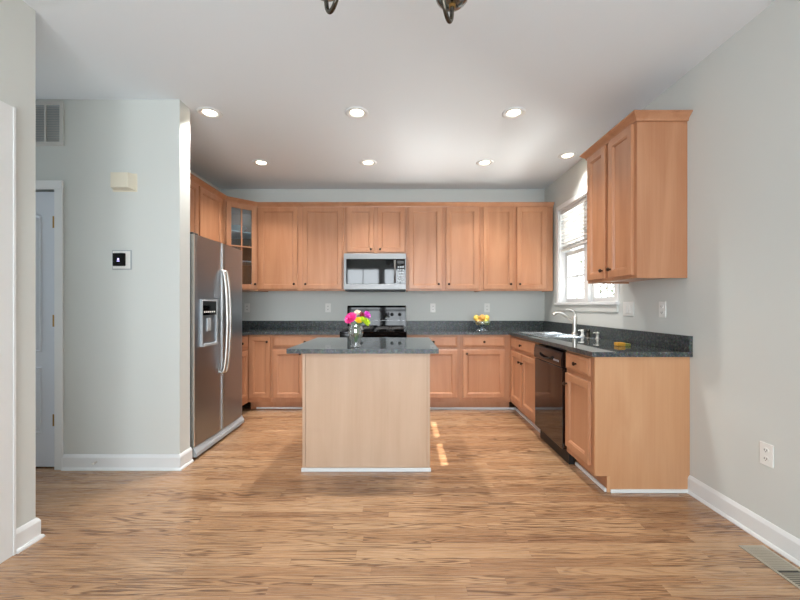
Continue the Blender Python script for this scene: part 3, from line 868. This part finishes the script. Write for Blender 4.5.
# ------------------------------------------------------------------ island
il = thing('kitchen_island', 'maple kitchen island with pale veneered back, in the middle of the kitchen', 'kitchen island', (-.265, 3.1, 0))
ix0, ix1, iy0, iy1 = -.73, .205, 2.775, 3.36
bm = B(); prism(bm, [(iy0 + .006, 0), (iy0 + .006, .881), (iy1, .881), (iy1, .105), (iy1 - .075, .105), (iy1 - .075, 0)], 'x', ix0 + .004, ix1 - .004)
part('cabinet_body', bm, 'maple', il)
part('back_panel', box(B(), ix0 + .022, ix1 - .022, iy0, iy0 + .0055, .0, .881), 'veneer', il)
for xa, xs in ((ix0, ix0), (ix1 - .02, ix1 - .0035)):
    bm = B(); prism(bm, [(xa, iy0 - .004), (xa + .02, iy0 - .004), (xa + .02, iy0 + .0055), (xs + .0035, iy0 + .0055), (xs + .0035, iy1 - .08), (xs, iy1 - .08), (xs, iy0 + .0055), (xa, iy0 + .0055)] if xs == xa
        else [(xa, iy0 - .004), (xa + .02, iy0 - .004), (ix1, iy1 - .08), (xs, iy1 - .08), (xs, iy0 + .0055), (xa, iy0 + .0055)], 'z', 0, .881)
    bmesh.ops.remove_doubles(bm, verts=bm.verts, dist=1e-5)
    part('corner_stile', bm, 'veneer', il)
part('shoe_moulding', box(B(), ix0 - .006, ix1 + .006, iy0 - .018, iy0 - .0045, 0, .026), 'trim', il, bevel=.003)
for xa, xb, kk in ((ix0 + .03, -.285, -.33), (-.245, ix1 - .03, -.20)):
    bm = B(); Lw = xb - xa
    bm2 = B(); ringmesh(bm2, xa, xb, .155, .70, [(i, -y) for i, y in DOOR_R]); bm2.transform(Matrix.Translation((0, iy1 + .0, 0)))
    bm.free(); dd = part('door', bm2, 'maple', il)
    bm3 = B(); lathe(bm3, [(0, 0), (.007, 0), (.006, .010), (.013, .014), (.0145, .020), (.011, .026), (0, .028)], (kk, iy1 + .022, .65), (0, 1, 0), 14)
    part('knob', bm3, 'bronze', dd, smooth=True)
    bm2 = B(); ringmesh(bm2, xa, xb, .742, .862, [(i, -y) for i, y in DRAW_R]); bm2.transform(Matrix.Translation((0, iy1, 0)))
    dd = part('drawer', bm2, 'maple', il)
    bm3 = B(); lathe(bm3, [(0, 0), (.007, 0), (.006, .010), (.013, .014), (.0145, .020), (.011, .026), (0, .028)], ((xa + xb) / 2, iy1 + .022, .80), (0, 1, 0), 14)
    part('knob', bm3, 'bronze', dd, smooth=True)
bm = B(); c_ = .03
tx0, tx1, ty0, ty1 = -.795, .253, 2.60, 3.56
prism(bm, [(tx0, ty0), (tx1, ty0), (tx1, ty1), (tx0, ty1)], 'z', .882, .914)
single('island_countertop', bm, 'granite', 'dark polished granite top of the kitchen island, under the flower vase', 'countertop', ((tx0 + tx1) / 2, 3.08, .882))

# ------------------------------------------------------------------ vase and flowers
VX, VY, VZ = -.335, 2.745, .9142
bm = B(); lathe(bm, [(0, 0), (.034, 0), (.036, .006), (.030, .014), (.027, .024), (.034, .045), (.047, .085), (.050, .110), (.046, .140), (.040, .158), (.043, .168),
    (.040, .168), (.037, .157), (.043, .138), (.047, .110), (.044, .086), (.031, .047), (.023, .030), (0, .028)], (VX, VY, VZ), seg=28)
bmesh.ops.scale(bm, vec=(1.1, 1.1, 1.0), verts=bm.verts, space=Matrix.Translation((-VX, -VY, 0)))
single('vase', bm, 'vglass', 'clear glass vase with a narrow foot on the island top', 'vase', (VX, VY, VZ), smooth=True)
def flower(pos, r, mat, label, nm='flower', layers=4):
    base = Vector((VX + random.uniform(-.008, .008), VY + random.uniform(-.008, .008), VZ + .035))
    pos = Vector(pos); t = thing(nm, label, 'flower', base, group='cut flowers in the glass vase'); r *= 1.15
    bm = B(); mid = Vector((VX + (pos.x - VX) * .45, VY + (pos.y - VY) * .45, VZ + .155))
    tube(bm, smoothpts([base, mid, pos], 5), .0022, 6); part('stem', bm, 'stem', t, smooth=True)
    axis = Vector((pos.x - VX, -.055, .05)).normalized(); q = Vector((0, 0, 1)).rotation_difference(axis)
    bm = B()
    for L in range(layers):
        n = 6 + 2 * L; tilt = math.radians(12 + 75 * L / max(1, layers - 1)); rl = r * (.55 + .45 * L / max(1, layers - 1))
        for k in range(n):
            a = 2 * PI * (k + .5 * L) / n + random.uniform(-.1, .1)
            Rz = Matrix.Rotation(a, 3, 'Z'); ps = []
            for (u, wv) in ((0, .25), (.35, .42), (.7, .5), (1, .22)):
                rad = math.sin(tilt) * rl * u; h = math.cos(tilt) * rl * u * .9 + .08 * rl * math.sin(u * PI) + .004 * (u > .9)
                for sgn in (-1, 1): ps.append(q @ (Rz @ Vector((rad + .001, sgn * wv * rl * .62, h))) + pos)
            vs = [bm.verts.new(p) for p in ps]
            for i in range(3): bm.faces.new((vs[2 * i], vs[2 * i + 1], vs[2 * i + 3], vs[2 * i + 2]))
    lathe(bm, [(0, -.004), (r * .3, 0), (r * .34, r * .3), (r * .2, r * .55), (0, r * .6)], pos, axis, 10)
    pt = part('petals', bm, mat, t, recalc=False)
    so = pt.modifiers.new('thick', 'SOLIDIFY'); so.thickness = .0006
    bm = B()
    for sgn in (-1, 1):
        p0 = mid + Vector((0, 0, .01)); dirv = Vector((sgn * random.uniform(.7, 1), random.uniform(-.6, .2), .45)).normalized()
        sd = dirv.cross(Vector((0, 0, 1))).normalized(); vs = []
        for u, wv in ((0, .002), (.3, .009), (.65, .008), (1, .001)):
            c = p0 + dirv * .05 * u + Vector((0, 0, -.02 * u * u)); vs += [bm.verts.new(c + sd * wv), bm.verts.new(c - sd * wv)]
        for i in range(3): bm.faces.new((vs[2 * i], vs[2 * i + 1], vs[2 * i + 3], vs[2 * i + 2]))
    lf = part('leaf', bm, 'stem', t, recalc=False)
    so = lf.modifiers.new('thick', 'SOLIDIFY'); so.thickness = .0008
    return t
def vp(px, py, dy=0):
    y = VY + dy; return ((px - 402) * y / 378, y, 1.21 - (py - 306) * y / 378)
flower(vp(351.0, 318.5, -.01), .042, 'f_pink', 'large bright pink bloom in the vase, left side', layers=5)
flower(vp(358.5, 320.5, -.03), .024, 'f_yellow', 'golden yellow bloom in the middle of the vase')
flower(vp(366.0, 322.0, -.02), .028, 'f_lime', 'lime green-yellow bloom low on the right of the vase')
flower(vp(362.5, 319.5, -.035), .020, 'f_lime', 'small lime bloom between the golden and the lower right blooms')
flower(vp(367.0, 315.0, .01), .026, 'f_magenta', 'magenta bloom high on the right of the vase')
flower(vp(357.5, 313.0, .02), .022, 'f_ivory', 'ivory bloom at the top of the bouquet')
flower(vp(361.5, 315.0, .02), .022, 'f_crimson', 'dark crimson bloom behind the yellow one')

# ------------------------------------------------------------------ fruit bowl
BX, BY, BZ = .955, 4.52, .9142
bm = B(); lathe(bm, [(0, 0), (.072, 0), (.075, .006), (.05, .014), (.036, .028), (.040, .040), (.070, .055), (.094, .085), (.100, .118), (.096, .118), (.090, .087), (.066, .060), (0, .052)], (BX, BY, BZ), seg=28)
single('fruit_bowl', bm, 'bglass', 'bluish footed glass bowl of fruit on the back counter', 'bowl', (BX, BY, BZ), smooth=True)
R_ = .037
fruits = [(-.048, -.030, .064, 'fr_orange', 'orange-yellow fruit low at the left of the glass bowl'), (.048, -.030, .064, 'fr_green', 'yellow-green fruit low at the right of the glass bowl'),
          (0.0, .050, .064, 'fr_yellow', 'yellow fruit low at the back of the glass bowl'), (-.060, .020, .116, 'fr_yellow', 'yellow fruit heaped over the left rim of the bowl'),
          (.060, .020, .116, 'fr_yellow', 'yellow fruit heaped over the right rim of the bowl'), (.0, -.010, .122, 'fr_orange', 'orange fruit heaped at the front of the pile')]
for dx, dy, dz, mt, lb in fruits:
    c = (BX + dx, BY + dy, BZ + dz)
    t = thing('fruit', lb, 'fruit', c, group='fruit in the glass bowl')
    prof = [(R_ * math.sin(a) * (1 + .05 * math.cos(a)), R_ - R_ * math.cos(a)) for a in [PI * k / 12 for k in range(13)]]
    prof[0] = (0, prof[0][1] + .002); prof[-1] = (0, prof[-1][1] - .004)
    bm = B(); lathe(bm, prof, c, seg=16); part('flesh', bm, mt, t, smooth=True)
    bm = B(); tube(bm, [(c[0], c[1], c[2] + 2 * R_ - .005), (c[0] + .003, c[1], c[2] + 2 * R_ + .006)], .0016, 6); part('stalk', bm, 'bark', t)

# ------------------------------------------------------------------ outlets and switches
def outlet(loc, rz, label, kind='outlet', gang=1):
    """plate on a wall facing local -y"""
    name = 'wall_outlet' if kind == 'outlet' else 'light_switch'
    o = thing(name, label, 'outlet' if kind == 'outlet' else 'switch', loc, rz, 'wall plates')
    w = .036 + .023 * (gang - 1) + (.012 if gang == 2 else 0)
    part('cover_plate', box(B(), -w, w, -.006, -.0006, -.058, .058), 'plastic', o, local=True, bevel=.003)
    xs = [0] if gang == 1 else [-.023, .023]
    for x in xs:
        if kind == 'outlet':
            for z in (-.022, .022):
                bm = B(); prism(bm, [(x + .0165 * math.cos(a), z + .0135 * math.sin(a)) for a in [PI / 6 * k for k in range(12)]], 'y', -.009, -.006)
                sk = part('socket', bm, 'plastic', o, local=True)
                bm = B(); box(bm, x - .008, x - .005, -.0096, -.009, z - .004, z + .006); box(bm, x + .005, x + .008, -.0096, -.009, z - .004, z + .006)
                box(bm, x - .002, x + .002, -.0096, -.009, z - .010, z - .006)
                part('slots', bm, 'blackm', sk, local=True)
        else:
            part('rocker', box(B(), x - .016, x + .016, -.010, -.006, -.033, .033), 'plastic', o, local=True, bevel=.002)
    return o
outlet((-2.03, YB, 1.185), 0, 'white outlet on back wall, in the corner next to the refrigerator')
outlet((-.97, YB, 1.185), 0, 'white outlet on back wall, left of the range')
outlet((.405, YB, 1.185), 0, 'white outlet on back wall, right of the range')
outlet((1.115, YB, 1.185), 0, 'white outlet on back wall, behind the fruit bowl')
outlet((XR, 3.12, 1.185), -PI / 2, 'white double switch plate on right wall beside the window', 'switch', 2)
outlet((XR, 2.71, 1.185), -PI / 2, 'white outlet above the right granite counter end')
outlet((XR, 1.935, .45), -PI / 2, 'white outlet low on right wall above the baseboard')

# ------------------------------------------------------------------ hall wall fittings
t = thing('door_chime', 'cream door chime box high on the hall wall', 'door chime', (-2.045, 2.80, 2.105))
bm = B(); v = []
for (x, y, z) in ((-2.135, 2.7995, 2.065), (-1.965, 2.7995, 2.060), (-1.965, 2.7995, 2.185), (-2.135, 2.7995, 2.185), (-2.115, 2.74, 2.072), (-1.99, 2.74, 2.072), (-1.99, 2.74, 2.18), (-2.115, 2.74, 2.18)):
    v.append(bm.verts.new((x, y, z)))
for f_ in ((0, 1, 2, 3), (4, 7, 6, 5), (0, 4, 5, 1), (1, 5, 6, 2), (2, 6, 7, 3), (3, 7, 4, 0)): bm.faces.new([v[i] for i in f_])
part('cover', bm, 'cream', t, bevel=.003)
part('back_plate', box(B(), -2.14, -1.96, 2.797, 2.7996, 2.055, 2.19), 'cream', t)
t = thing('thermostat', 'black screen thermostat on a white wall plate beside the hall door', 'thermostat', (-2.07, 2.80, 1.55))
part('wall_plate', box(B(), -2.142, -1.998, 2.792, 2.7996, 1.478, 1.624), 'grey', t, bevel=.004)
part('trim_plate', box(B(), -2.134, -2.006, 2.789, 2.792, 1.486, 1.616), 'plastic', t, bevel=.002)
sc_ = part('screen', box(B(), -2.130, -2.036, 2.776, 2.789, 1.504, 1.600), 'black', t, bevel=.006)
bm = B(); box(bm, -2.090, -2.078, 2.7752, 2.776, 1.548, 1.560); box(bm, -2.094, -2.074, 2.7752, 2.776, 1.538, 1.542)
part('display', bm, 'display', sc_)
part('sensor', box(B(), -2.088, -2.078, 2.786, 2.789, 1.490, 1.500), 'plastic', t)

t = thing('return_air_grille', 'white louvred return air grille high on the hall wall above the door', 'vent', (-2.75, 2.80, 2.56))
gx0, gx1, gz0, gz1 = -3.01, -2.50, 2.395, 2.725
bm = B()
box(bm, gx0, gx1, 2.79, 2.7995, gz0, gz0 + .028); box(bm, gx0, gx1, 2.79, 2.7995, gz1 - .028, gz1)
box(bm, gx0, gx0 + .028, 2.79, 2.7995, gz0 + .028, gz1 - .028); box(bm, gx1 - .028, gx1, 2.79, 2.7995, gz0 + .028, gz1 - .028)
x = gx1 - .135
while x > gx0 + .05: box(bm, x - .006, x + .006, 2.79, 2.7995, gz0 + .028, gz1 - .028); x -= .107
part('frame', bm, 'ventw', t)
bm = B(); z = gz0 + .032
while z < gz1 - .036:
    prism(bm, [(2.791, z), (2.7985, z + .008), (2.7985, z + .0095), (2.791, z + .0015)], 'x', gx0 + .028, gx1 - .028); z += .0125
part('louvres', bm, 'ventw', t)
part('backing', box(B(), gx0 + .02, gx1 - .02, 2.7986, 2.7994, gz0 + .02, gz1 - .02), 'grey', t)

t = thing('door_stop', 'small metal spring door stop on the hall baseboard', 'door stop', (-2.25, 2.785, .06))
bm = B()
pts = [(-2.25 + .005 * math.cos(a) + .02 * a / 40, 2.785 - .055 * a / 40, .06 + .005 * math.sin(a) + .012 * a / 40) for a in [k * .6 for k in range(66)]]
tube(bm, pts, .0016, 5); part('spring', bm, 'nickel', t)
bm = B(); lathe(bm, [(0, 0), (.007, 0), (.007, .012), (0, .013)], (-2.23, 2.728, .072), (.3, -.9, .2), 10); part('rubber_tip', bm, 'plastic', t, smooth=True)

# ------------------------------------------------------------------ floor register
t = thing('floor_register', 'beige metal floor register in the oak floor along the right baseboard', 'vent', (1.757, 1.74, 0))
ry0, ry1, rx0, rx1 = 1.555, 1.905, 1.695, 1.82
bm = B()
box(bm, rx0, rx0 + .014, ry0, ry1, .0004, .005); box(bm, rx1 - .014, rx1, ry0, ry1, .0004, .005)
box(bm, rx0 + .014, rx1 - .014, ry0, ry0 + .02, .0004, .005); box(bm, rx0 + .014, rx1 - .014, ry1 - .02, ry1, .0004, .005); box(bm, rx0 + .014, rx1 - .014, 1.725, 1.737, .0004, .005)
part('frame', bm, 'register', t, bevel=.0015)
bm = B(); y = ry0 + .024
while y < ry1 - .025:
    if not 1.717 < y < 1.74:
        if y > 1.73: box(bm, rx0 + .014, rx1 - .014, y, y + .0095, .002, .0042)
        else: box(bm, rx0 + .014, rx1 - .014, y, y + .004, .0012, .0042)
    y += .0115
part('louvres', bm, 'register', t)
part('duct_opening', box(B(), rx0 + .012, rx1 - .012, ry0 + .018, ry1 - .018, .0003, .001), 'blackm', t)

# ------------------------------------------------------------------ recessed ceiling lights
def recessed(x, y, label, watts):
    t = thing('recessed_light', label, 'ceiling light', (x, y, H), group='recessed ceiling lights')
    bm = B(); lathe(bm, [(.0505, -.001), (.054, -.004), (.066, -.010), (.084, -.009), (.092, -.004), (.092, -.0006), (.0505, -.0006)], (0, 0, 0), seg=32)
    part('trim_ring', bm, 'trim', t, local=True, smooth=True)
    bm = B(); lathe(bm, [(0, -.0025), (.030, -.003), (.050, -.0022), (.050, -.001), (0, -.001)], (0, 0, 0), seg=32)
    part('lamp', bm, 'lamp', t, local=True, smooth=True, label='lit warm white lamp')
    l = light('recessed_lamp_light', 'AREA', (0, 0, -.02), watts, (1.0, .97, .93), None, shape='DISK', size=.11)
    l.data.spread = math.radians(105)
    l.parent = t
    return t
RL = [(-1.52, 2.99, 'recessed ceiling light nearest the hall wall, first of the front row of three'),
      (-.356, 2.99, 'recessed ceiling light in front row above the island, beside the pale ceiling reflection'),
      (.885, 2.99, 'recessed ceiling light at the right end of the front row of three'),
      (-1.50, 4.03, 'recessed ceiling light nearest the glass corner cabinet, in the rear row'),
      (-.36, 4.03, 'recessed ceiling light in the rear row in front of the microwave'),
      (.885, 4.03, 'recessed ceiling light in the rear row above the fruit bowl side'),
      (1.68, 3.84, 'recessed ceiling light above the sink by the window')]
RL[1] = (RL[1][0], RL[1][1], 'recessed ceiling light in the front row, above the island vase')
for x, y, lb in RL: recessed(x, y, lb, 3.0 if x > 1.5 else 7.0)

# ------------------------------------------------------------------ chandelier
CX, CY = -.008, .861
ch = thing('chandelier', 'dark nickel five-arm chandelier hanging from the ceiling at the top edge of the photo', 'chandelier', (CX, CY, H))
bm = B(); lathe(bm, [(0, -.03), (.03, -.028), (.055, -.012), (.062, -.001), (0, -.001)], (CX, CY, H), seg=24); part('canopy', bm, 'dnickel', ch, smooth=True)
bm = B(); tube(bm, [(CX, CY, 2.71), (CX, CY, 2.50)], .006, 10); part('stem', bm, 'dnickel', ch, smooth=True)
bm = B(); lathe(bm, [(0, 2.52), (.010, 2.52), (.022, 2.48), (.014, 2.45), (.03, 2.40), (.034, 2.34), (.018, 2.28), (.012, 2.18), (.018, 2.10), (.026, 2.03), (.014, 1.97), (0, 1.965)], (CX, CY, 0), seg=20); part('column', bm, 'dnickel', ch, smooth=True)
bm = B(); lathe(bm, [(0, 1.968), (.008, 1.965), (.006, 1.945), (.013, 1.93), (.012, 1.918), (0, 1.908)], (CX, CY, 0), seg=16); part('finial', bm, 'dnickel', ch, smooth=True)
for k in range(5):
    a = math.radians(60 + 72 * k); ca, sa = math.cos(a), math.sin(a)
    P = lambda r, z: (CX + r * ca, CY + r * sa, z)
    bm = B(); tube(bm, smoothpts([P(.03, 2.36), P(.10, 2.38), P(.165, 2.32), P(.20, 2.22), P(.232, 2.12), P(.262, 2.066), P(.290, 2.050), P(.311, 2.068), P(.318, 2.11)], 6), .0065, 10)
    am = part('arm', bm, 'dnickel', ch, smooth=True)
    bm = B(); lathe(bm, [(0, 0), (.010, 0), (.011, .03), (.016, .034), (.016, .085), (0, .086)], P(.318, 2.108), seg=16); part('socket', bm, 'brass', am, smooth=True)
    bm = B(); lathe(bm, [(.012, .0), (.030, .004), (.046, .018), (.056, .045), (.060, .085), (.066, .125), (.064, .125), (.057, .086), (.053, .047), (.043, .021), (.028, .008), (.012, .004)], P(.318, 2.112), seg=28)
    part('glass_shade', bm, 'smoke', am, smooth=True, label='smoked glass cup shade')
    bm = B(); lathe(bm, [(0, 0), (.012, 0), (.014, .02), (.024, .05), (.020, .072), (0, .08)], P(.318, 2.184), seg=14); part('bulb', bm, 'plastic', am, smooth=True)

# ------------------------------------------------------------------ outside
struct('ground', box(B(), 2.1, 40, -14, 34, -.7, -.6), 'lawn')
def tree(x, y, h, label, seed):
    rnd = random.Random(seed)
    t = thing('tree', label, 'tree', (x, y, -.6), group='trees beyond the kitchen window')
    bm = B(); tube(bm, [(x, y, -.6), (x + .05, y, h * .5), (x, y + .1, h)], [.16, .11, .03], 8)
    for i in range(14):
        z = .4 + h * .06 * i; a = rnd.uniform(0, 2 * PI); L = rnd.uniform(.8, 1.6)
        tube(bm, [(x, y, z), (x + L * .6 * math.cos(a), y + L * .6 * math.sin(a), z + .5), (x + L * math.cos(a), y + L * math.sin(a), z + 1.1)], [.04, .02, .008], 5)
    part('trunk', bm, 'bark', t)
    bm = B()
    for i in range(420):
        a = rnd.uniform(0, 2 * PI); rr = rnd.uniform(.2, 1.6); z = rnd.uniform(.8, h + .6)
        c = Vector((x + rr * math.cos(a), y + rr * math.sin(a), z)); s = rnd.uniform(.06, .14)
        u = Vector((rnd.uniform(-1, 1), rnd.uniform(-1, 1), rnd.uniform(-1, 1))).normalized(); w_ = u.orthogonal().normalized()
        bm.faces.new([bm.verts.new(c + u * s), bm.verts.new(c + w_ * s * .5), bm.verts.new(c - u * s), bm.verts.new(c - w_ * s * .5)])
    part('foliage', bm, 'leaf', t, recalc=False)
tree(10.5, 20.5, 4.6, 'pale tree seen through the kitchen window, left pane', 3)
tree(13.0, 22.5, 5.0, 'pale tree seen through the kitchen window, behind the muntins', 5)
tree(12.0, 18.5, 4.4, 'pale tree seen through the window below the wall cabinet', 8)

# granite's vertical faces set rougher to dull the bright window reflection, its top is polished
for o in bpy.data.objects:
    if o.type == 'MESH' and (o.name.startswith('slab') or o.name.startswith('island_countertop')):
        o.data.materials.append(M_['splash'])
        for f in o.data.polygons:
            if abs(f.normal.z) < .5: f.material_index = 1
